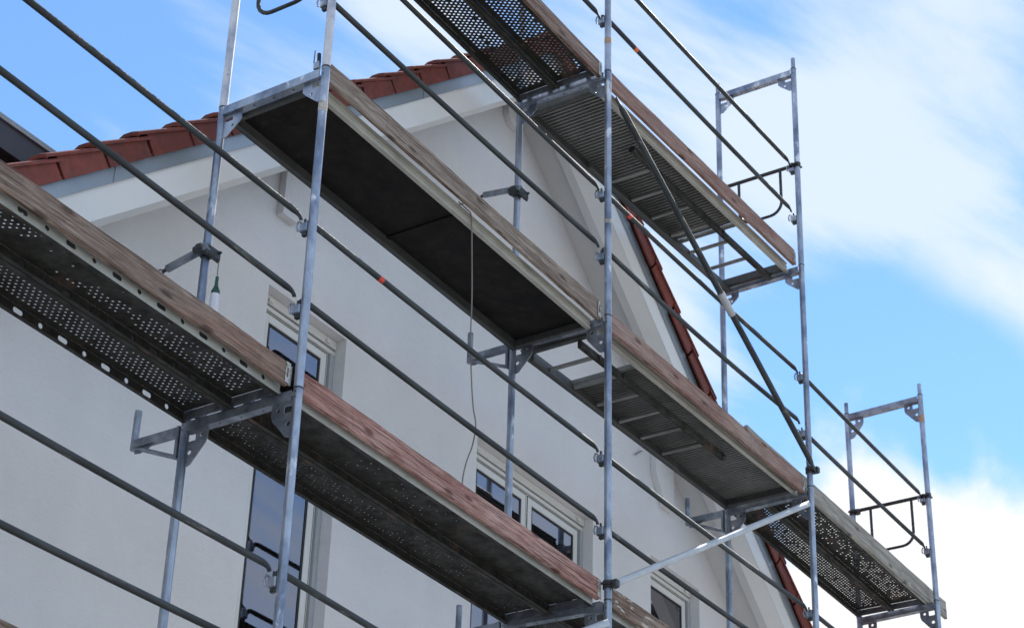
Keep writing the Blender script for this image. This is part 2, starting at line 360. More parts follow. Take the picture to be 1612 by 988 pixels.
# ------------------------------------------------------------------ house
WY = 1.38; VY = 0.95; SL = 0.84; XR = 3.845           # wall plane, verge plane, roof slope, ridge x
def rz(c, x): return c + SL*x if x < XR else c + SL*(2*XR-x)
house = thing('house', 'white rendered gabled house with red tiled verge behind the scaffold', 'house', (XR, WY+4, -6.3))
H0 = Vector((XR, WY+4, -6.3))
def hb(mb, name, m, parent=None, label=None, off=None):
    """build a house part: geometry authored in world coordinates"""
    base = H0 if parent is None else H0 + off
    o = mb.build(name, m, parent or house, label=label)
    me = o.data; me.transform(Matrix.Translation(-base)); return o
SOF = 1.46      # underside of the barge board on the left slope: z = SOF + SL*x
wins = [(1.276, 2.080, -0.80, 1.702), (3.622, 5.216, -0.80, 1.694), (6.107, 6.922, -0.80, 1.731)]
XL, XRR = -2.35, 10.04
poly = [(XL, -6.3), (XRR, -6.3), (XRR, rz(SOF, XRR)+.16), (XR, rz(SOF, XR)+.16), (XL, rz(SOF, XL)+.16)]
holes = [[(a, c), (b, c), (b, d), (a, d)] for a, b, c, d in wins]
low = [[(a, -4.3), (b, -4.3), (b, -2.0), (a, -2.0)] for a, b, c, d in wins]
wm = MB(); wm.prism(poly, WY, WY+.36, 'xz', holes+low)
hb(wm, 'gable_wall', M_wallm)
sw = MB(); sw.box(XL, XL+.3, WY+.363, WY+9, -6.3, rz(SOF, XL)); sw.box(XRR-.3, XRR, WY+.363, WY+9, -6.3, rz(SOF, XL)); sw.box(XL, XRR, WY+9.003, WY+9.3, -6.3, rz(SOF, XL))
hb(sw, 'side_wall', M_wallm)
# dark interior back wall and floors so the panes have a room behind them
it = MB(); it.box(.9, 7.2, WY+3.2, WY+3.3, -.84, 1.80); it.box(.9, 7.2, WY+.37, WY+3.3, -.95, -.85); it.box(.9, 7.2, WY+.37, WY+3.3, 1.81, 1.9)
hb(it, 'inner_room', M_room)

def bargeband(c_low, c_high, y0, y1, side, x_out, x_in=XR):
    """sloping board between z=c_low+SL x and z=c_high+SL x"""
    mb = MB()
    xs = (x_out, x_in)
    pl = [(xs[0], rz(c_low, xs[0])), (xs[1], rz(c_low, xs[1])), (xs[1], rz(c_high, xs[1])), (xs[0], rz(c_high, xs[0]))]
    mb.prism(pl, y0, y1, 'xz'); return mb
for side, xo in ((-1, XL-.55), (1, XRR+.55)):
    hb(bargeband(SOF+.030, 1.74, VY, VY+.03, side, xo), 'barge_board', M_barge)
    hb(bargeband(1.705, 1.835, VY-.014, VY-.002, side, xo), 'verge_flashing', M_flash)
    # boxed underside of the verge: canted strip, flat strip, then a raised soffit back to the wall
    def strip(y0, d0, y1, d1, th, nm, m):
        mb = MB(); a, b = xo, XR
        q = [(x, y, rz(SOF, x)+d) for x in (a, b) for y, d in ((y0, d0), (y1, d1), (y1, d1+th), (y0, d0+th))]
        mb.add(q, [(0,1,2,3), (4,7,6,5), (0,4,5,1), (1,5,6,2), (2,6,7,3), (3,7,4,0)]); hb(mb, nm, m)
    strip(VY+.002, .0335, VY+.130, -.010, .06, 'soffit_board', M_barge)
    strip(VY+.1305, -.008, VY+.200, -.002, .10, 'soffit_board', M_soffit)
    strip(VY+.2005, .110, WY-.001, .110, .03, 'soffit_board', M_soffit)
for k in range(-2, 5):
    for side in (-1, 1):
        x = -.55+k*1.35; 
        if x > XR-.2: continue
        xa = x if side < 0 else 2*XR-x; xb = xa+.018
        pl = [(xa, rz(1.704, xa)), (xb, rz(1.704, xb)), (xb, rz(1.832, xb)), (xa, rz(1.832, xa))]
        mb = MB(); mb.prism(pl, VY-.018, VY-.0145, 'xz'); hb(mb, 'flashing_lap', M_flash)
# purlin heads under the overhang
def purlin(x0, zb, mir=False, w=.24):
    # outline in xz: vertical outer side, short bottom, raked inner side
    k = .30; pts = [(x0, zb), (x0+.15, zb), (x0+k, zb+.24), (x0+k, 0), (x0, 0)]
    pts[3] = (x0+k, rz(SOF, x0+k)+.11); pts[4] = (x0, rz(SOF, x0)+.11)
    if mir: pts = [(2*XR-p[0], p[1]) for p in pts][::-1]
    mb = MB(); mb.prism(pts, WY-.055, WY-.002, 'xz'); hb(mb, 'purlin_head', M_wallm)
purlin(1.276, 2.213); purlin(1.276, 2.213, True)
hd = [(3.789, rz(SOF, 3.789)+.11), (3.789, 4.60), (3.80, 4.55), (3.83, 4.51), (3.87, 4.495), (3.93, 4.495), (3.99, 4.54), (4.02, 4.60), (4.02, rz(SOF, 4.02)+.11), (XR, rz(SOF, XR)+.11)]
mb = MB(); mb.prism(hd, WY-.055, WY-.002, 'xz'); hb(mb, 'purlin_head', M_wallm)
# roof body
roofc = 1.88
rb = MB()
for side in (-1, 1):
    xo = XL-.6 if side < 0 else XRR+.6
    pl = [(xo, rz(1.76, xo)), (XR, rz(1.76, XR)), (XR, rz(roofc, XR)), (xo, rz(roofc, xo))]
    rb.prism(pl, VY+.034, WY+9.6, 'xz')
roof = hb(rb, 'roof', M_tiledark)
R0 = H0
def rpart(mb, name, m):
    o = mb.build(name, m, roof); o.data.transform(Matrix.Translation(-H0)); return o
# verge tiles: side flange + roll + lapped nose, tilted a little against the roof pitch
CX = 0.302; ang = math.atan(SL); L1 = CX/math.cos(ang)
def verge_tile_mesh():
    mb = MB(); Lt = L1+.105; tilt = .034
    # local: x up the slope, z normal to slope, y inward from the verge; lapped top plate
    out = [(-.070, .052), (-.070, .068), (-.055, .076), (-.02, .084), (.03, .086), (.08, .070), (.12, .058), (.30, .056)]
    inn = [(-.058, .052), (-.050, .060), (-.035, .064), (-.02, .068), (.03, .070), (.08, .054), (.12, .042), (.30, .040)]
    prof = out+inn[::-1]; n = len(prof)
    secs = [(0, tilt-.006, .4), (.006, tilt+.001, 1), (.02, tilt+.002, 1), (Lt*.5, tilt*.5, 1), (Lt, -.004, 1)]
    vs = []
    for x, h, f in secs:
        for k, (y, z) in enumerate(prof):
            zi = inn[min(k, n-1-k) if k >= len(out) else k][1] if k < len(out) else z
            zz = zi+(z-zi)*f if k < len(out) else z
            vs.append((x, y, zz+h))
    fs = []
    for i in range(len(secs)-1):
        for k in range(n): fs.append((i*n+k, i*n+(k+1) % n, (i+1)*n+(k+1) % n, (i+1)*n+k))
    m_ = len(out)
    for base in (0, (len(secs)-1)*n):
        for k in range(m_-1): fs.append((base+k, base+k+1, base+n-2-k, base+n-1-k))
    mb.add(vs, fs, False)
    # hanging side flange, shorter than the plate so a dark joint shows between neighbours
    xa, xb = .092, .092+L1-.024
    fv = []
    for x, zt in ((xa, .058+tilt*.75), (xb, .056+tilt*.0)):
        for y, z in ((-.056, -.042), (-.056, zt), (-.040, zt), (-.040, -.042)): fv.append((x, y, z))
    mb.add(fv, [(0,1,5,4), (1,2,6,5), (2,3,7,6), (3,0,4,7), (0,3,2,1), (4,5,6,7)])
    return mb.mesh('verge_tile', M_tile)
tile_me = verge_tile_mesh()
def field_tile_mesh():
    mb = MB(); n = 26; wid = 9.2; secs = [(0, .045), (L1+.07, 0)]; vs = []
    N_ = 31*6
    for x, h in secs:
        for k in range(N_+1):
            y = .30+wid*k/N_; z = .02+.018*math.sin(2*PI*k/6)
            vs.append((x, y, z+h))
    m_ = N_+1
    fs = [(k, k+1, m_+k+1, m_+k) for k in range(N_)]
    o = len(vs)
    vs += [(0, v[1], v[2]-.02) for v in vs[:m_]]
    fs += [(k, k+1, o+k+1, o+k) for k in range(N_)]
    mb.add(vs, fs, False); return mb.mesh('tile_course', M_tile)
course_me = field_tile_mesh()
x_first = -0.714-6*CX
cT = 1.862
nT = 0
for side in (-1, 1):
    xs = []; x = x_first
    while x < XR-.2: xs.append(x); x += CX
    for x in xs:
        zz = rz(cT, x)
        for nm, me in (('verge_tile', tile_me), ('tile_course', course_me)):
            o = place(nm, me, roof)
            jitter = U(-.006, .006) if nm == 'verge_tile' else 0
            if side < 0:
                Mx = Matrix.Translation(Vector((x+jitter*.8, VY+jitter*.5, zz+jitter))-H0) @ Matrix.Rotation(-ang, 4, 'Y')
            else:
                # mirrored slope: x runs up the slope towards the ridge (negative world x)
                Mx = Matrix.Translation(Vector((2*XR-x, VY, zz+jitter))-H0) @ Matrix.Scale(-1, 4, Vector((1, 0, 0))) @ Matrix.Rotation(-ang, 4, 'Y')
            o.matrix_local = Mx
rd = MB(); rd.tube([(XR, VY-.05, rz(cT, XR)+.02), (XR, WY+9.5, rz(cT, XR)+.02)], .13, 14); rpart(rd, 'ridge_cap', M_tile)
# dormer seen over the left slope
dm = MB(); dm.box(-3.0, .3, 1.60, 1.62, 1.565, 1.728)
dormer = hb(dm, 'dormer', M_anthra, label='anthracite flat-roofed dormer')
for mb, nm, m in ((MB().box(-3.02, .32, 1.585, 4.6, 1.730, 1.762), 'roof_edge', M_zinc), (MB().box(-2.85, .3, 1.80, 4.5, .3, 1.563), 'dormer_wall', M_gask), (MB().box(-3.0, .28, 1.622, 4.55, 1.60, 1.725), 'roof_slab', M_anthra)):
    o = mb.build(nm, m, dormer); o.data.transform(Matrix.Translation(-H0))

# windows (tall glazed doors)
def glazed_door(x0, x1, z0, z1, label, double=False):
    yf = WY+.076                                # front of frame
    top = z1
    # root part: fixed frame
    fr = MB()
    t = .055
    xa, xb = x0, x1
    boxh = .125                                # head section under the shutter box
    zt = top-.06
    fr.bbox(xa+.045, xa+.045+t, yf+.03, yf+.09, z0, zt-.06)
    fr.bbox(xb-.045-t, xb-.045, yf+.03, yf+.09, z0, zt-.06)
    fr.bbox(xa+.046+t, xb-.046-t, yf+.03, yf+.09, z0, z0+.06)
    fr.bbox(xa+.045, xb-.045, yf+.03, yf+.09, zt-.058, zt-.004)
    w = hb(fr, 'glazed_door', M_pvc, label=label)
    def sub(mb, nm, m):
        o = mb.build(nm, m, w); o.data.transform(Matrix.Translation(-H0)); return o
    # shutter box front with lip, above the frame
    sub(MB().bbox(xa+.002, xb-.002, yf+.0, yf+.06, top-.06, top-.003), 'shutter_box', M_pvc)
    for xx in (xa+.09, xb-.12): sub(MB().bbox(xx, xx+.035, yf-.018, yf-.002, top-.055, top-.03), 'shutter_stop', M_pvc)
    sub(MB().box(xa+.002, xb-.002, yf+.022, yf+.05, top-.070, top-.0605), 'shutter_slot', M_gask)
    sub(MB().bbox(xa+.002, xb-.002, yf+.010, yf+.05, top-.1005, top-.0705), 'head_strip', M_pvc)
    for xx in ((xa+.001, xa+.043), (xb-.043, xb-.001)):
        sub(MB().bbox(xx[0], xx[1], yf+.008, yf+.06, z0, top-.101), 'shutter_guide', M_shut)
    mid = (xa+xb)/2
    leaves = [(xa+.090, xb-.092)] if not double else [(xa+.090, mid-.026), (mid+.026, xb-.092)]
    if double: sub(MB().bbox(mid-.02, mid+.02, yf+.018, yf+.085, z0+.062, zt-.062), 'mullion', M_pvc)
    zl0, zl1 = z0+.064, zt-.064
    for a, b in leaves:
        s = .055
        ln_ = MB(); ln_.box(a-.0165, a-.0125, yf+.014, yf+.027, zl0, zl1+.004); ln_.box(b+.0125, b+.0165, yf+.014, yf+.027, zl0, zl1+.004); ln_.box(a-.012, b+.012, yf+.014, yf+.027, zl1+.0005, zl1+.0055)
        sub(ln_, 'seal', M_gask)
        mb = MB()
        mb.bbox(a-.012, a+s-.012, yf+.012, yf+.028, zl0, zl1); mb.bbox(b-s+.012, b+.012, yf+.012, yf+.028, zl0, zl1)
        mb.bbox(a+s-.0115, b-s+.0115, yf+.012, yf+.028, zl1-s, zl1); mb.bbox(a+s-.0115, b-s+.0115, yf+.012, yf+.028, zl0, zl0+s+.03)
        sub(mb, 'sash', M_pvc)
        gk = MB(); ia, ib, iz0, iz1 = a+s-.011, b-s+.011, zl0+s+.031, zl1-s-.001
        q = .017
        gk.box(ia, ia+q, yf+.018, yf+.026, iz0, iz1); gk.box(ib-q, ib, yf+.018, yf+.026, iz0, iz1); gk.box(ia+q, ib-q, yf+.018, yf+.026, iz1-q, iz1); gk.box(ia+q, ib-q, yf+.018, yf+.026, iz0, iz0+q)
        sub(gk, 'gasket', M_gask)
        sub(MB().box(ia+q, ib-q, yf+.022, yf+.025, iz0+q, iz1-q), 'pane', M_glass)
    return w
glazed_door(*wins[0], 'narrow glazed door with roller shutter guides')
glazed_door(*wins[1], 'wide double-leaf glazed door', True)
glazed_door(*wins[2], 'narrow glazed door near the right end of the wall')
for a, b, c, d in [(w[0], w[1], -4.3, -2.0) for w in wins]:
    glazed_door(a, b, c, d, 'glazed door on the ground floor', (b-a) > 1)
# curtains inside (children of the house)
for a, b in ((3.75, 4.0), (4.95, 5.12), (1.42, 1.55)):
    mb = MB(); n = 24
    vs = []
    for k in range(n+1):
        x = a+(b-a)*k/n; y = WY+.42+.025*math.sin(k*1.3)
        vs += [(x, y, -.8), (x, y, 1.55)]
    mb.add(vs, [(2*k, 2*k+1, 2*k+3, 2*k+2) for k in range(n)], True); hb(mb, 'curtain', M_curtain)

# ------------------------------------------------------------------ scaffold nodes
XS = {-1: -3.07, 0: 0, 1: 3.07, 2: 6.14, 3: 8.71}
OFF = {(0,0): (-0.003, 0.002, 0.005, -0.002, 0.005), (0,1): (0, 0.002, 0.002, -0.002, 0.004), (1,0): (0.002, 0.004, -0.017, -0.005, 0.002),
       (1,1): (-0.005, 0.008, 0, -0.001, 0.002), (2,0): (0.003, -0.017, 0.009, 0.006, -0.007), (2,1): (0.009, -0.025, 0.005, 0.001, -0.005),
       (3,0): (-0.005, 0.017, 0.002, 0.002, -0.001), (3,1): (0, 0.009, -0.007, 0, 0), (-1,0): (0, 0, .07, 0, 0), (-1,1): (0, 0, .07, 0, 0)}
def node(a, i, z):
    dx, dy, dz, tx, ty = OFF[(a, i)]
    return Vector((XS[a]+dx+tx*(z-3), .732*i+dy+ty*(z-3), z+dz))
PR = 0.0242
def lowz(z): return -6.3 if z < -5.9 else z

# gusset outlines (y along transom from post, z below ring)
def gusset_poly(kind):
    if kind == 0:
        out = [(.022, -.071), (.150, -.071), (.150, -.118), (.130, -.142), (.045, -.215), (.022, -.215)]
        holes = [[(.026, -.078), (.084, -.078), (.084, -.112), (.026, -.112)], circ(.086, -.148, .009, 8)]
    else:
        out = [(.022, -.071), (.160, -.071), (.160, -.120), (.150, -.150), (.060, -.255), (.040, -.262), (.022, -.262)]
        holes = [[(.026, -.080), (.080, -.080), (.080, -.122), (.026, -.122)], slot(.046, -.185, .014, .0, 10), circ(.118, -.098, .012, 8)]
    return out, holes
LIFTNAME = {-6: 'lowest lift, on the ground', -4: 'second lift from the ground', -2: 'lift just below the lower decks', 0: 'lift carrying the middle decks', 2: 'lift carrying the top decks', 4: 'topmost lift'}
COLNAME = {-1: 'at the far left end', 0: 'at the hanging bottle', 1: 'at the central post', 2: 'at the second post from the right', 3: 'at the far right end'}
def make_frame(a, z0, kind=0, mats=None, tags=()):
    z1 = z0+2; zb = lowz(z0)
    base = node(a, 0, zb)
    t = thing('scaffold_frame', 'scaffold frame %s, %s' % (COLNAME[a], LIFTNAME[z0]), 'scaffold frame', base, 'scaffold frames standing in front of the gable')
    for i in (0, 1):
        p0, p1 = node(a, i, zb)-base, node(a, i, z1)-base
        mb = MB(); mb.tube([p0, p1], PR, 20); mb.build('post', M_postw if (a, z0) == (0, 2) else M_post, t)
        d = (p1-p0).normalized()
        MB().tube([p1-d*.1, p1+d*.115], .0185, 14).build('spigot', M_post, t)
        MB().tube([p1-d*.004, p1+d*.004], .0262, 18).build('collar', M_dark, t)
        # fastening hole near top of spigot and two punched holes in the post
        for dz in (-.025, -.055): 
            c = p1+d*dz; MB().tube([c+Vector((-.0249, -.001, 0)), c+Vector((.0249, -.001, 0))], .0045, 8).build('bolt', M_gask, t)
    o0, i0 = node(a, 0, z1)-base, node(a, 1, z1)-base
    yv = (i0-o0); Lr = yv.length; 
    # transom, in a local frame from outer to inner post
    yl = yv.normalized(); xl = yl.cross(Vector((0, 0, 1))).normalized(); zl = xl.cross(yl)
    F = Matrix((xl, yl, zl)).transposed().to_4x4(); F.translation = o0
    def fb(mb, name, m):
        o = mb.build(name, m, t); o.matrix_local = F; return o
    mb = MB()
    # U section: two webs and a floor, hooks lip along top
    y0, y1 = PR-.002, Lr-PR+.002
    mb.box(-.026, -.022, y0, y1, -.068, -.014); mb.box(.022, .026, y0, y1, -.068, -.014); mb.box(-.0219, .0219, y0, y1, -.067, -.061)
    fb(mb, 'transom', M_steel if kind else M_post)
    for k in range(3):
        y = .22+k*.14; fb(MB().tube([(0, y, -.0675), (0, y, -.060)], .007, 8), 'rivet', M_dark)
    out, hol = gusset_poly(kind)
    mb = MB(); mb.prism(out, -.003, .003, 'yz', hol); fb(mb, 'gusset', M_steel if kind else M_post)
    fl = lambda pts: [(Lr-p[0], p[1]) for p in pts][::-1]
    mb = MB(); mb.prism(fl(out), -.003, .003, 'yz', [fl(h) for h in hol]); fb(mb, 'gusset', M_steel if kind else M_post)
    # guard rail pockets on the inner face of the outer post, 0.5 and 1 m above the deck below
    if z0 > -5:
        for h in (.5, 1.0):
            p = node(a, 0, z0+h)-base
            mb = MB()
            mb.bbox(p.x-.022, p.x+.022, p.y+.022, p.y+.075, p.z-.062, p.z-.006, .006)
            mb.tube([(p.x-.024, p.y+.060, p.z-.008), (p.x-.024, p.y+.078, p.z+.004), (p.x-.022, p.y+.088, p.z-.022), (p.x-.016, p.y+.084, p.z-.05)], .006, 8)
            mb.build('rail_pocket', M_post, t)
            mb = MB(); mb.bbox(p.x-.012, p.x+.012, p.y+.030, p.y+.062, p.z-.085, p.z-.060, .003); mb.tube([(p.x, p.y+.05, p.z-.065), (p.x, p.y+.052, p.z+.024)], .007, 8)
            mb.build('wedge', M_dark, t)
    for (h, i, m, ln, nm) in tags:
        p = node(a, i, z0+h)-base; q = node(a, i, z0+h+ln)-base
        MB().tube([p, q], PR+.0012, 20).build(nm, m, t)
    return t
frames = {}
TAGS = {(0, 0): [(1.70, 0, M_sticker, .06, 'sticker')], (3, 2): [(1.72, 0, M_tan, .075, 'tape')], (1, 2): [(.72, 0, M_sticker, .03, 'sticker')], (1, 4): [(.24, 0, M_tan, .05, 'tape')]}
for a, lifts in ((-1, (-6, -4, -2, 0)), (0, (-6, -4, -2, 0, 2, 4)), (1, (-6, -4, -2, 0, 2, 4)), (2, (-6, -4, -2, 0, 2, 4)), (3, (-6, -4, -2, 0, 2))):
    for z0 in lifts:
        kind = 1 if (z0 + 2 <= 2 or (a == 3)) else 0
        if a == 0 and z0 == 0: kind = 0
        frames[(a, z0)] = make_frame(a, z0, kind, tags=TAGS.get((a, z0), ()))
for a in XS:
    for i in (0, 1):
        pass

def bay_mtx(a, b, z, i=0, dza=0, dzb=0):
    p, q = node(a, i, z)+Vector((0, 0, dza)), node(b, i, z)+Vector((0, 0, dzb))
    x = (q-p).normalized(); y = Vector((0, 0, 1)).cross(x).normalized(); z_ = x.cross(y)
    Mx = Matrix((x, y, z_)).transposed().to_4x4(); Mx.translation = p
    return Mx, (q-p).length

# ------------------------------------------------------------------ guard rails
BAYN = {(-1, 0): 'left bay', (0, 1): 'second bay', (1, 2): 'third bay', (2, 3): 'right end bay'}
LVN = {-2: 'of the bottom deck', 0: 'of the lower visible decks', 2: 'of the middle decks', 4: 'of the top decks'}
def guard_rail(a, b, L, h, sag=.012, mark=None, dza=0, dzb=0):
    Mx, ln = bay_mtx(a, b, L+h, 0, dza, dzb)
    t = thing('guard_rail', '%s dark tubular guard rail %s, %s' % ('upper' if h > .8 else 'lower', LVN[L], BAYN[(a, b)]), 'guard rail', group='guard rails along the outer side of the scaffold', mtx=Mx)
    y = .058; pts = []; rr = []; fl = []
    ends = [(.026, -.014), (.032, -.003), (.046, .008), (.07, .012), (.10, .012)]
    for x, z in ends: pts.append((x, y, z)); rr.append(.0165 if x < .06 else .0175); fl.append(.38 if x < .06 else (.7 if x < .09 else 1))
    n = 12
    for k in range(1, n):
        x = .10+(ln-.2)*k/n; pts.append((x, y, .012-sag*4*(k/n)*(1-k/n))); rr.append(.0175); fl.append(1)
    for x, z in ends[::-1]: pts.append((ln-x, y, z)); rr.append(.0165 if x < .06 else .0175); fl.append(.38 if x < .06 else (.7 if x < .09 else 1))
    MB().tube(pts, rr, 14, rz=fl).build('tube', M_rail, t)
    if mark:
        f, m = mark; x = f*ln; zz = .012-sag*4*f*(1-f)
        MB().tube([(x-.02, y, zz), (x+.02, y, zz)], .0183, 14).build('paint_mark', m, t)
    return t
for a, b, L, h, sag, mk, d0, d1 in (
    (-1, 0, -2, .5, .01, None, .03, .1), (-1, 0, -2, 1, .01, None, .0, .03), (0, 1, -2, .5, .01, None, .1, 0), (0, 1, -2, 1, .01, None, .03, 0),
    (-1, 0, 0, .5, .0, None, .06, .05), (-1, 0, 0, 1, .0, None, 0, .02), (0, 1, 0, .5, .01, None, .04, .02), (0, 1, 0, 1, .012, (.222, M_red), .02, .02),
    (0, 1, 2, .5, .01, None, .02, .05), (0, 1, 2, 1, .012, None, .01, .01), (0, 1, 4, .5, .01, None, 0, 0), (0, 1, 4, 1, .01, None, 0, 0),
    (1, 2, 0, .5, .01, None, 0, 0), (1, 2, 0, 1, .01, None, -.0, 0), (1, 2, 2, .5, .03, None, .05, .06), (1, 2, 2, 1, .012, (.125, M_red), .01, .01),
    (1, 2, 4, .5, .01, (.16, M_orange), .04, .04), (1, 2, 4, 1, .01, None, .02, .02),
    (2, 3, 2, .5, .006, None, .0, .0), (2, 3, 2, 1, .006, None, .01, .0), (2, 3, 0, .5, .006, None, 0, 0), (2, 3, 0, 1, .006, None, 0, 0)):
    guard_rail(a, b, L, h, sag, mk, d0, d1)

# ------------------------------------------------------------------ decks
def perforated_sheet(L, name='perforated_sheet', w=.30, nrow=9, px=.036, pr_=.0255, hr=.0088, seed=3, clog=(.03, 0)):
    """real perforations: each cell is a rectangle with an octagonal hole punched upward"""
    rg = random.Random(seed)
    mb = MB(); x0, x1 = .05, L-.05; ncol = int((x1-x0-.06)/px); xs = (x1+x0-ncol*px)/2
    yb = (w-nrow*pr_)/2
    vs, fs = [], []
    def q(xa, xb, ya, yb_):
        o = len(vs); vs.extend([(xa, ya, 0), (xb, ya, 0), (xb, yb_, 0), (xa, yb_, 0)]); fs.append((o, o+1, o+2, o+3))
    q(x0, x1, 0, yb); q(x0, x1, w-yb, w)
    for j in range(nrow):
        ya, yc = yb+j*pr_, yb+(j+1)*pr_
        sh = px/2 if j % 2 else 0
        if sh: q(x0, xs+sh, ya, yc)
        elif xs > x0: q(x0, xs, ya, yc)
        nc = ncol-1 if j % 2 else ncol
        for i in range(nc):
            xa = xs+sh+i*px; xb = xa+px; cx, cy = (xa+xb)/2, (ya+yc)/2
            nz_ = .5+.5*math.sin(cx*2.9+seed*1.7+math.sin(cx*1.3+seed))*math.cos(cy*9+cx*1.1+seed)
            blocked = rg.random() < clog[0]+clog[1]*(1 if nz_ < .55 else .15)
            if blocked: q(xa, xb, ya, yc); continue
            o = len(vs); vs.extend([(xa, ya, 0), (xb, ya, 0), (xb, yc, 0), (xa, yc, 0)])
            r = hr*rg.uniform(.88, 1.06)
            for k in range(8):
                an = -3*PI/4+k*PI/4; vs.append((cx+r*math.cos(an), cy+r*math.sin(an), 0))
            for k in range(8):
                an = -3*PI/4+k*PI/4; vs.append((cx+r*.86*math.cos(an), cy+r*.86*math.sin(an), .0035))
            h = o+4
            for sd_ in range(4):
                a0 = sd_*2
                fs.append((o+sd_, o+(sd_+1) % 4, h+(a0+2) % 8, h+a0+1)); fs.append((o+sd_, h+a0+1, h+a0))
            for k in range(8): fs.append((h+k, h+(k+1) % 8, h+8+(k+1) % 8, h+8+k))
        xe = xs+sh+nc*px
        q(xe, x1, ya, yc)
    mb.add(vs, fs)
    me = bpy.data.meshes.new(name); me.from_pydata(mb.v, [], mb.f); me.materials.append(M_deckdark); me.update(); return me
def side_web(L, holes, zb=-.062, zt=.0):
    mb = MB(); hs = []
    if holes:
        x = .16; k = 0
        while x < L-.1:
            hs.append(circ(x, (zb+zt)/2+.002, .0145, 10) if k % 2 == 0 else slot(x, (zb+zt)/2+.002, .0145, .018, 12)); x += .152; k += 1
    mb.prism([(.045, zb), (L-.045, zb), (L-.045, zt), (.045, zt)], -.0012, .0012, 'xz', hs); return mb
PL_W = .315
pl_cache = {}
def plank_meshes(L, holes, clog=(.03, 0), hr=.0088):
    k = (round(L, 2), holes, clog, hr)
    if k in pl_cache: return pl_cache[k]
    d = {}
    d['perforated_sheet'] = perforated_sheet(L, w=PL_W-.006, clog=clog, hr=hr, seed=len(pl_cache))
    d['web'] = side_web(L, holes).mesh('side_web', M_deck); d['web_dark'] = side_web(L, holes).mesh('side_web', M_deckdark)  # web_dark: same web, its inner shade put into the colour
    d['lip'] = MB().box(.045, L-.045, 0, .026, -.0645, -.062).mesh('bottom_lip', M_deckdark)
    d['end_plate'] = MB().box(0, .006, .002, PL_W-.002, -.055, -.002).mesh('end_plate', M_steel)
    d['hook'] = MB().bbox(0, .038, 0, .04, -.035, -.0015, .002).mesh('end_hook', M_steel)
    pl_cache[k] = d; return d
def steel_plank(a, b, L, y0, label, holes, dz=.03, clog=(.03, 0), hr=.0088):
    Mx, ln = bay_mtx(a, b, L); d = plank_meshes(ln, holes, clog, hr)
    Mx = Mx @ Matrix.Translation((0, y0, dz))
    t = thing('steel_plank', label, 'scaffold plank', group='perforated steel scaffold planks', mtx=Mx)
    place('perforated_sheet', d['perforated_sheet'], t, (0, .003, 0))
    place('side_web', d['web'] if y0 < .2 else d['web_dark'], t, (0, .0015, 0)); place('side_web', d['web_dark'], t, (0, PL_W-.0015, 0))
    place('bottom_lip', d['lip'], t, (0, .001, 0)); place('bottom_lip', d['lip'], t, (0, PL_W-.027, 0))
    for x in (.044, ln-.05): place('end_plate', d['end_plate'], t, (x, 0, 0))
    for x in (.006, ln-.042):
        for y in (.05, PL_W-.09): place('end_hook', d['hook'], t, (x, y, 0))
    return t
for a, b, L, nm, hol, co, ci, hr in (
    (-1, 0, -2, 'of the bottom left deck', False, (.1, .2), (.1, .2), .0085),
    (-1, 0, 0, 'of the left deck with round holes in its side', True, (.04, .93), (.02, .03), .0083),
    (0, 1, 0, 'of the deck behind the red board', False, (.80, .19), (.22, .45), .0062),
    (0, 1, 4, 'of the top deck seen against the sky', False, (.01, .05), (.01, .02), .0102),
    (1, 2, 0, 'of the lower right deck with the scraped board', False, (.5, .3), (.1, .2), .0080),
    (2, 3, 2, 'of the far right end deck', False, (.12, .55), (.04, .08), .0090)):
    steel_plank(a, b, L, .082, 'outer perforated steel plank '+nm, hol, clog=co, hr=hr)
    steel_plank(a, b, L, .402, 'wall-side perforated steel plank '+nm, hol, clog=ci, hr=hr)

def rail_profile(mb, L, y0, y1, zb, zt, groove=True):
    out = 1 if y0 > .4 else -1
    mb.bbox(.045, L-.045, y0, y1, zb, zt, .002)
    yo = y0 if out < 0 else y1
    e = .006*out
    for za, zc in ((zb-.0005, zb+.012), (zt-.012, zt+.0005), ((zb+zt)/2-.005, (zb+zt)/2+.004)):
        ya, yb_ = sorted((yo+e, yo-.0002*out))
        mb.box(.045, L-.045, ya, yb_, za, zc)
def ply_deck(a, b, L):
    Mx, ln = bay_mtx(a, b, L); Mx = Mx @ Matrix.Translation((0, 0, .0))
    t = thing('plywood_deck', 'scaffold platform with black plywood underside and pale aluminium edge rails', 'scaffold platform', mtx=Mx)
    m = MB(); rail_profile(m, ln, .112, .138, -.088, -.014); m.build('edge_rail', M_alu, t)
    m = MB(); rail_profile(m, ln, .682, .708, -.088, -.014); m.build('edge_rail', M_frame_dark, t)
    half = ln/2
    MB().box(.06, half-.002, .139, .681, -.026, -.016).build('plywood_panel', M_ply, t)
    MB().box(half+.002, ln-.06, .139, .681, -.026, -.016).build('plywood_panel', M_ply, t)
    MB().bbox(half-.014, half+.014, .139, .681, -.040, -.028).build('cross_bar', M_ply, t)
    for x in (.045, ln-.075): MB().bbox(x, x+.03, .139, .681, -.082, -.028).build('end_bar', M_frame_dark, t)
    for x in (.004, ln-.044):
        for y in (.15, .62): MB().bbox(x, x+.04, y, y+.045, -.03, -.002, .002).build('end_hook', M_steel, t)
ply_deck(0, 1, 2)

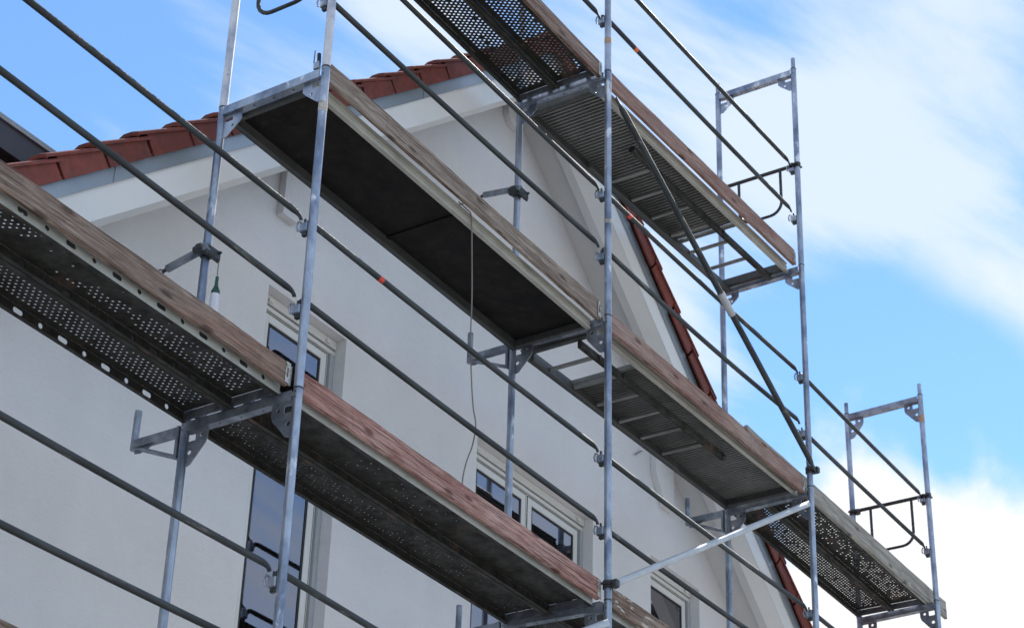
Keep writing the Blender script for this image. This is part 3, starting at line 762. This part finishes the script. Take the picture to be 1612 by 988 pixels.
def access_deck(a, b, L, hatch_at_start, label, d=(0, 0)):
    Mx, ln = bay_mtx(a, b, L, 0, *d)
    t = thing('access_deck', label, 'scaffold platform', mtx=Mx, group='ribbed aluminium access platforms with folded ladders')
    m = MB(); rail_profile(m, ln, .112, .138, -.062, .018); m.build('edge_rail', M_alu, t)
    m = MB(); rail_profile(m, ln, .682, .708, -.062, .018); m.build('edge_rail', M_frame_dark, t)
    hx = .66; x0, x1 = (hx, ln-.08) if hatch_at_start else (.08, ln-.86)
    # corrugated sheet
    m = MB(); pitch = .034 if L < 3 else .038; n = int((x1-x0)/pitch)
    prof = [(0, 0), (.36*pitch, 0), (.44*pitch, .55*pitch), (.92*pitch, .55*pitch)]
    vs = []
    for k in range(n):
        for px, pz in prof: vs.append((x0+k*pitch+px, pz))
    vs.append((x0+n*pitch, 0))
    v3 = [(x, y, z) for x, z in vs for y in (.139, .681)]
    m.add(v3, [(2*i, 2*i+2, 2*i+3, 2*i+1) for i in range(len(vs)-1)])
    m.build('ribbed_sheet', M_corr, t, (0, 0, -.004))
    m = MB(); 
    xb = hx-.02 if hatch_at_start else x1+.002
    m.bbox(xb, xb+.02, .139, .681, -.03, .008); m.build('hatch_bar', M_corr, t)
    for x in (.045, ln-.085): MB().bbox(x, x+.04, .139, .681, -.055, .012).build('end_bar', M_frame_dark, t)
    # lengthwise stiffener
    # folded ladder under the deck
    la, lb = (.07, 2.10) if hatch_at_start else (.80, ln-.06)
    ys = (.262, .640)
    for y in ys:
        MB().bbox(la, lb, y-.017, y+.017, -.112, -.058, .005).build('ladder_stile', M_deckdark if y < .3 else M_frame_dark, t)
    k = 0; x = .28 if hatch_at_start else ln-.45
    st = .31
    while la < x < lb-.04:
        MB().bbox(x-.016, x+.016, ys[0]+.018, ys[1]-.018, -.098, -.074, .006).build('ladder_rung', M_corr, t)
        x += st if hatch_at_start else -st
    # cross stiffeners visible as pale stubs between wall-side rail and ladder
    x = x0+.1
    while x < x1-.05:
        x += .31
    e = la if not hatch_at_start else lb
    for y in ys[:1]: MB().tube([(e-.02, y, -.085), (e+.02, y, -.085)], .027, 12).build('end_cap', M_gask, t)
    for y in ys[:1]:
        for xx in (.30, .62) if hatch_at_start else (ln-.9,):
            MB().tube([(xx, y-.03, -.088), (xx, y-.012, -.088)], .018, 10).build('roller', M_gask, t)
access_deck(1, 2, 2, True, 'ribbed access platform with open hatch and ladder, right of the plywood deck', (-.018, .018))
access_deck(1, 2, 4, False, 'ribbed access platform with open hatch at its right end, topmost against the sky', (-.040, .018))

# ------------------------------------------------------------------ toe boards
def toe_board(a, b, L, m, label, x0=.05, x1=None, y=.030, z0=-.058, h=.148, dz=(0, 0), clip=True, th=.028):
    Mx, ln = bay_mtx(a, b, L, 0, *dz)
    if x1 is None: x1 = ln-.05
    t = thing('toe_board', label, 'toe board', group='wooden toe boards along the decks', mtx=Mx)
    # board with slightly uneven edges
    n = 40; mb = MB(); vs = []
    rg = random.Random(label)
    wa = [0]*2
    def walk(n, s):
        o = []; v = 0
        for _ in range(n+1): v = v*.85+rg.uniform(-s, s); o.append(v)
        return o
    top, bot, fr = walk(n, .0026), walk(n, .0014), walk(n, .0012)
    for k in range(n+1):
        x = x0+(x1-x0)*k/n; c = .003
        zt, zb = z0+h+top[k], z0+bot[k]; ya, yb_ = y+fr[k], y+th+fr[k]
        vs += [(x, ya+c, zb), (x, ya, zb+c), (x, ya, zt-c), (x, ya+c, zt), (x, yb_-c, zt), (x, yb_, zt-c), (x, yb_, zb+c), (x, yb_-c, zb)]
    fs = []
    for k in range(n):
        for j in range(8): fs.append((k*8+j, k*8+(j+1) % 8, (k+1)*8+(j+1) % 8, (k+1)*8+j))
    fs += [tuple(range(8)), tuple(range(n*8, n*8+8))]
    mb.add(vs, fs); mb.build('board', m, t)
    if clip:
        zc = z0+.01
        for x in (x1,):
            s = 1 if x == x0 else -1
            mb = MB(); ss = sorted((x-.004*s, x+.030*s))
            mb.prism([(ss[0], zc), (ss[1], zc), (ss[1], zc+.115), (ss[0], zc+.115)], y-.0055, y-.002, 'xz', [[(ss[0]+.008, zc+.03), (ss[1]-.012, zc+.03), (ss[1]-.012, zc+.085), (ss[0]+.008, zc+.085)]])
            es = sorted((x-.004*s, x-.001*s)); mb.box(es[0], es[1], y-.001, y+th+.001, zc, zc+.115)
            mb.build('end_clip', M_zincclip, t)
            mb = MB(); es = sorted((x-.004*s, x-.026*s)); mb.prism([(es[0], zc), (es[1], zc), (es[1], zc+.11), (es[0], zc+.11)], y+.004, y+.008, 'xz', [circ((es[0]+es[1])/2, zc+.06, .006, 8)])
            mb.build('end_hook', M_zincclip, t)
    return t
M_zincclip = mat('bright_clip_steel', (0.55, 0.55, 0.52), 0.5, .5, var=.35, scale=40, color2=(.22, .2, .17), fac=(.5, .62))
toe_board(-1, 0, -2, W_brown, 'brown toe board of the bottom left deck, only its end in the picture', dz=(.1, .06))
toe_board(-1, 0, 0, W_brown, 'long brown weathered toe board of the left perforated deck', z0=.0, h=.125)
toe_board(0, 1, 0, W_red, 'red stained toe board below the wide glazed door', z0=-.004, h=.134)
toe_board(0, 1, 2, W_grey, 'grey weathered toe board along the plywood deck', z0=-.040, h=.133)
toe_board(0, 1, 4, W_mix, 'brown toe board of the top perforated deck, at the top edge', z0=-.072, h=.13)
toe_board(1, 2, 0, W_scrape, 'scraped brown toe board at the bottom right of the central post', z0=-.005, h=.135)
toe_board(1, 2, 2, W_pink, 'pinkish knotty toe board of the middle access deck', z0=-.062, h=.138)
toe_board(1, 2, 4, W_pink, 'pinkish toe board of the topmost access deck, against the sky', z0=-.064, h=.138, dz=(-.005, .055))
toe_board(2, 3, 2, W_pale, 'pale grey toe board sticking out past the far right posts', x0=-.95, x1=2.57+.40, y=.062, z0=-.035, h=.165, dz=(.0, .02), clip=False)

# ------------------------------------------------------------------ brackets, anchors, tubes
def bracket(a, z, label):
    p = node(a, 1, z)
    t = thing('wall_bracket', label, 'bracket', p, 'console brackets pointing to the wall')
    MB().bbox(-.021, .021, .028, .355, -.070, -.022, .004).build('arm', M_steel, t)
    MB().tube([(0, .352, -.075), (0, .352, .155)], .0195, 14).build('upright', M_steel, t)
    MB().bbox(-.022, .022, .026, .046, -.205, -.018, .003).build('post_plate', M_steel, t)
    MB().tube([(0, .335, -.066), (0, .045, -.190)], .013, 10).build('strut', M_steel, t)
    mb = MB(); mb.prism([(.20, -.071), (.34, -.071), (.34, -.10), (.30, -.105)], -.003, .003, 'yz'); mb.build('corner_plate', M_steel, t)
    return t
bracket(0, 0, 'short steel bracket left of the glazed door, under the left plank deck')
bracket(1, 0, 'bracket under the deck with the red board, at the bottom edge')
bracket(1, 2, 'bracket beside the hanging cable, under the plywood deck')
bracket(2, 2, 'bracket under the middle access deck near the right window')
def coupler(t, p, r=.034, h=.05, out=(0, -1, 0)):
    p = Vector(p); o = Vector(out)
    mb = MB(); mb.tube([p-Vector((0, 0, h/2)), p+Vector((0, 0, h/2))], r, 14)
    s = o.cross(Vector((0, 0, 1)))
    c = p+o*(r+.02); mb.bbox(c.x-.022, c.x+.022, c.y-.022, c.y+.022, c.z-.026, c.z+.026, .007)
    for k in (-1, 1):
        q = p+s*k*(r+.008)+o*.01; mb.tube([q-o*.035, q+o*.03], .009, 8); mb.tube([q+o*.012, q+o*.026], .016, 6)
    return mb.build('coupler', M_dark, t)
def anchor(a, z, ylen, dzend, label):
    p = node(a, 1, z)
    t = thing('wall_anchor', label, 'wall anchor', p, 'anchor tubes tying the scaffold to the wall')
    x = -.05
    MB().tube([(x, -.06, .01), (x, ylen, dzend)], PR*.92, 16).build('tube', M_steel, t)
    MB().tube([(x, ylen, dzend), (x, ylen+.03, dzend-.008)], .011, 10).build('eye_bolt', M_dark, t)
    MB().tube([(x+.018*math.cos(k*PI/6), ylen+.045, dzend-.012+.018*math.sin(k*PI/6)) for k in range(13)], .005, 8, cap=False).build('eye_ring', M_steel, t)
    MB().tube([(x, ylen+.06, dzend-.012), (x, WY-p.y+.02, dzend-.014)], .006, 8).build('wall_screw', M_steel, t)
    coupler(t, (0, 0, .012), out=(-1, 0, 0)); 
    mb = MB(); mb.tube([(x, -.03, .008), (x, .03, .004)], .031, 12); mb.bbox(-.06, .055, -.062, -.03, -.035, .030, .008)
    mb.tube([(.035, -.075, .012), (.035, -.02, .012)], .009, 8); mb.tube([(.045, -.05, -.04), (.045, -.05, .03)], .008, 8); mb.build('swivel_coupler', M_dark, t)
    return t
anchor(0, 1.02, .225, -.045, 'anchor tube with dark coupler above the brown board at left')
anchor(1, 3.18, .25, .055, 'anchor tube with coupler above the plywood deck')
def diag(p, q, m, label, flat=True, c0=None, sleeve=None):
    t = thing('diagonal_brace', label, 'diagonal brace', p, 'diagonal bracing tubes')
    p = Vector(p); q = Vector(q); d = (q-p); L = d.length; e = d.normalized(); q = q-p
    pts = [Vector(), e*.05, e*.09, e*.13, q-e*.13, q-e*.09, q-e*.05, q]; r = [.021]*8; fl = [.3, .3, .8, 1, 1, .8, .3, .3] if flat else [1]*8
    MB().tube(pts, [.024]*8 if not flat else [.023]*8, 16, rz=fl).build('tube', m, t)
    if sleeve:
        a_, b_ = sleeve; MB().tube([q*a_, q*b_], .0275, 16).build('sleeve', M_brace, t)
    return t, e
P1 = lambda z: node(1, 0, z); P2 = lambda z: node(2, 0, z)
t, e = diag(P1(3.77)+Vector((.03, -.048, 0)), P2(2.13)+Vector((.0, -.05, 0)), M_rail, 'long dark diagonal tube crossing from the central post down to the right', True, sleeve=(.50, .56))
coupler(t, Vector(P2(2.14))-Vector(P1(3.77)+Vector((.03, -.048, 0))), r=.033, h=.05, out=(.3, -.95, 0))
t, e = diag(P1(.10)+Vector((.0, -.05, 0)), P2(1.815)+Vector((-.10, -.03, 0)), M_brace, 'bright galvanised diagonal tube rising to the right under the middle access deck')
coupler(t, P1(.10)-(P1(.10)+Vector((0, -.05, 0))), r=.033, h=.05, out=(0, -1, 0))
t, e = diag(node(0, 0, -1.83)+Vector((.0, -.05, 0)), P1(-.17)+Vector((-.06, -.04, 0)), M_brace, 'bright diagonal tube at the bottom edge left of the central post')
def end_guard(a, L, label):
    p = node(a, 0, L+1)
    t = thing('end_guard_rail', label, 'end guard rail', p, 'end guard rails with hanging hoops')
    ln = (node(a, 1, L+1)-p).y
    d = node(a, 1, L+1)-p
    MB().tube([(0, .03, .0), (0, ln-.03, -.0)], .0165, 14).build('top_rail', M_rail, t)
    y0, y1, zb = .16, .55, -.43; r = .11
    pts = [(0, y0, -.01), (0, y0, zb+r+.0)]
    for k in range(1, 6): an = k*PI/12*1.2; pts.append((0, y0+r-r*math.cos(k*PI/10), zb+r-r*math.sin(k*PI/10)))
    for k in range(0, 6): pts.append((0, y1-r+r*math.sin(k*PI/10), zb+r-r*math.cos(k*PI/10)))
    pts += [(0, y1, -.01)]
    MB().tube(pts, .0125, 12).build('hoop', M_rail, t)
    coupler(t, (0, .0, -.01), r=.030, h=.045, out=(0, 1, 0)); 
    o = coupler(t, (0, ln, -.01), r=.030, h=.045, out=(0, -1, 0))
    return t
end_guard(3, 2, 'end guard rail with bent hoop at the far right posts')
end_guard(2, 4, 'end guard rail with bent hoop at the top access deck, against the sky')
end_guard(0, 2, 'end guard rail hoop cut by the top edge, left of the plywood deck')

# bolt with black cap standing by the plywood deck corner
bp = node(0, 0, 2)
t = thing('toe_board_pin', 'small upright toe board pin with black cap at the corner of the plywood deck', 'pin', bp+Vector((-.012, .045, .0)))
MB().bbox(-.012, .012, -.008, .03, .0, .05, .003).build('holder', M_post, t)
MB().tube([(0, .0, .045), (0, .004, .105)], .011, 10).build('cap', M_gask, t)
MB().tube([(-.01, .028, .045), (-.01, .026, .13)], .0035, 8).build('rod', M_steel, t)

# bottle hanging from the anchor coupler
bt = node(0, 1, 1.02)+Vector((.045, -.055, -.005))
t = thing('hanging_bottle', 'green-necked bottle with white label hanging on a cord from the coupler', 'bottle', bt-Vector((0, 0, .33)))
MB().tube([(0, 0, .325), (.004, 0, .20)], .003, 8).build('cord', M_cable, t)
MB().tube([(.004, 0, .205), (.004, 0, .155), (.004, 0, .135), (.004, 0, .118)], [.009, .010, .015, .023], 14).build('neck', M_green, t)
MB().tube([(.004, 0, .117), (.004, 0, .100), (.004, 0, -.03)], [.0235, .0245, .0245], 16).build('body', M_green, t)
MB().tube([(.004, 0, .094), (.004, 0, -.02)], .0252, 16).build('paper_label', M_label, t)
# cable hanging from the plywood deck
cp = [(1.458, .10, 1.991), (1.548, .10, 1.987), (1.599, .10, 1.960), (1.623, .10, 1.709), (1.644, .10, 1.408), (1.648, .10, 1.149), (1.672, .10, 0.904), (1.705, .10, 0.710), (1.739, .10, 0.609), (1.716, .10, 0.467), (1.665, .10, 0.344), (1.634, .10, 0.231), (1.628, .10, 0.141)]
def smooth(P, n=5):
    P = [Vector(p) for p in P]; out = []
    for i in range(len(P)-1):
        a, b, c, d = P[max(i-1, 0)], P[i], P[i+1], P[min(i+2, len(P)-1)]
        for k in range(n):
            u = k/n; out.append(.5*((2*b)+(c-a)*u+(2*a-5*b+4*c-d)*u*u+(3*b-a-3*c+d)*u*u*u))
    out.append(P[-1]); return out
c = MB().tube(smooth(cp), .0042, 8).build('hanging_cable', M_cable)
c['label'] = 'grey cable hanging down from the plywood deck past the wide glazed door'; c['category'] = 'cable'
# thin rod sticking out of the wall
c = MB().tube([(6.00, WY+.01, 2.603), (5.93, WY-.01, 2.56), (5.83, WY-.02, 2.49)], .006, 8).build('wall_hook', M_steel)
c['label'] = 'thin metal hook sticking out of the wall below the middle access deck'; c['category'] = 'wall hook'
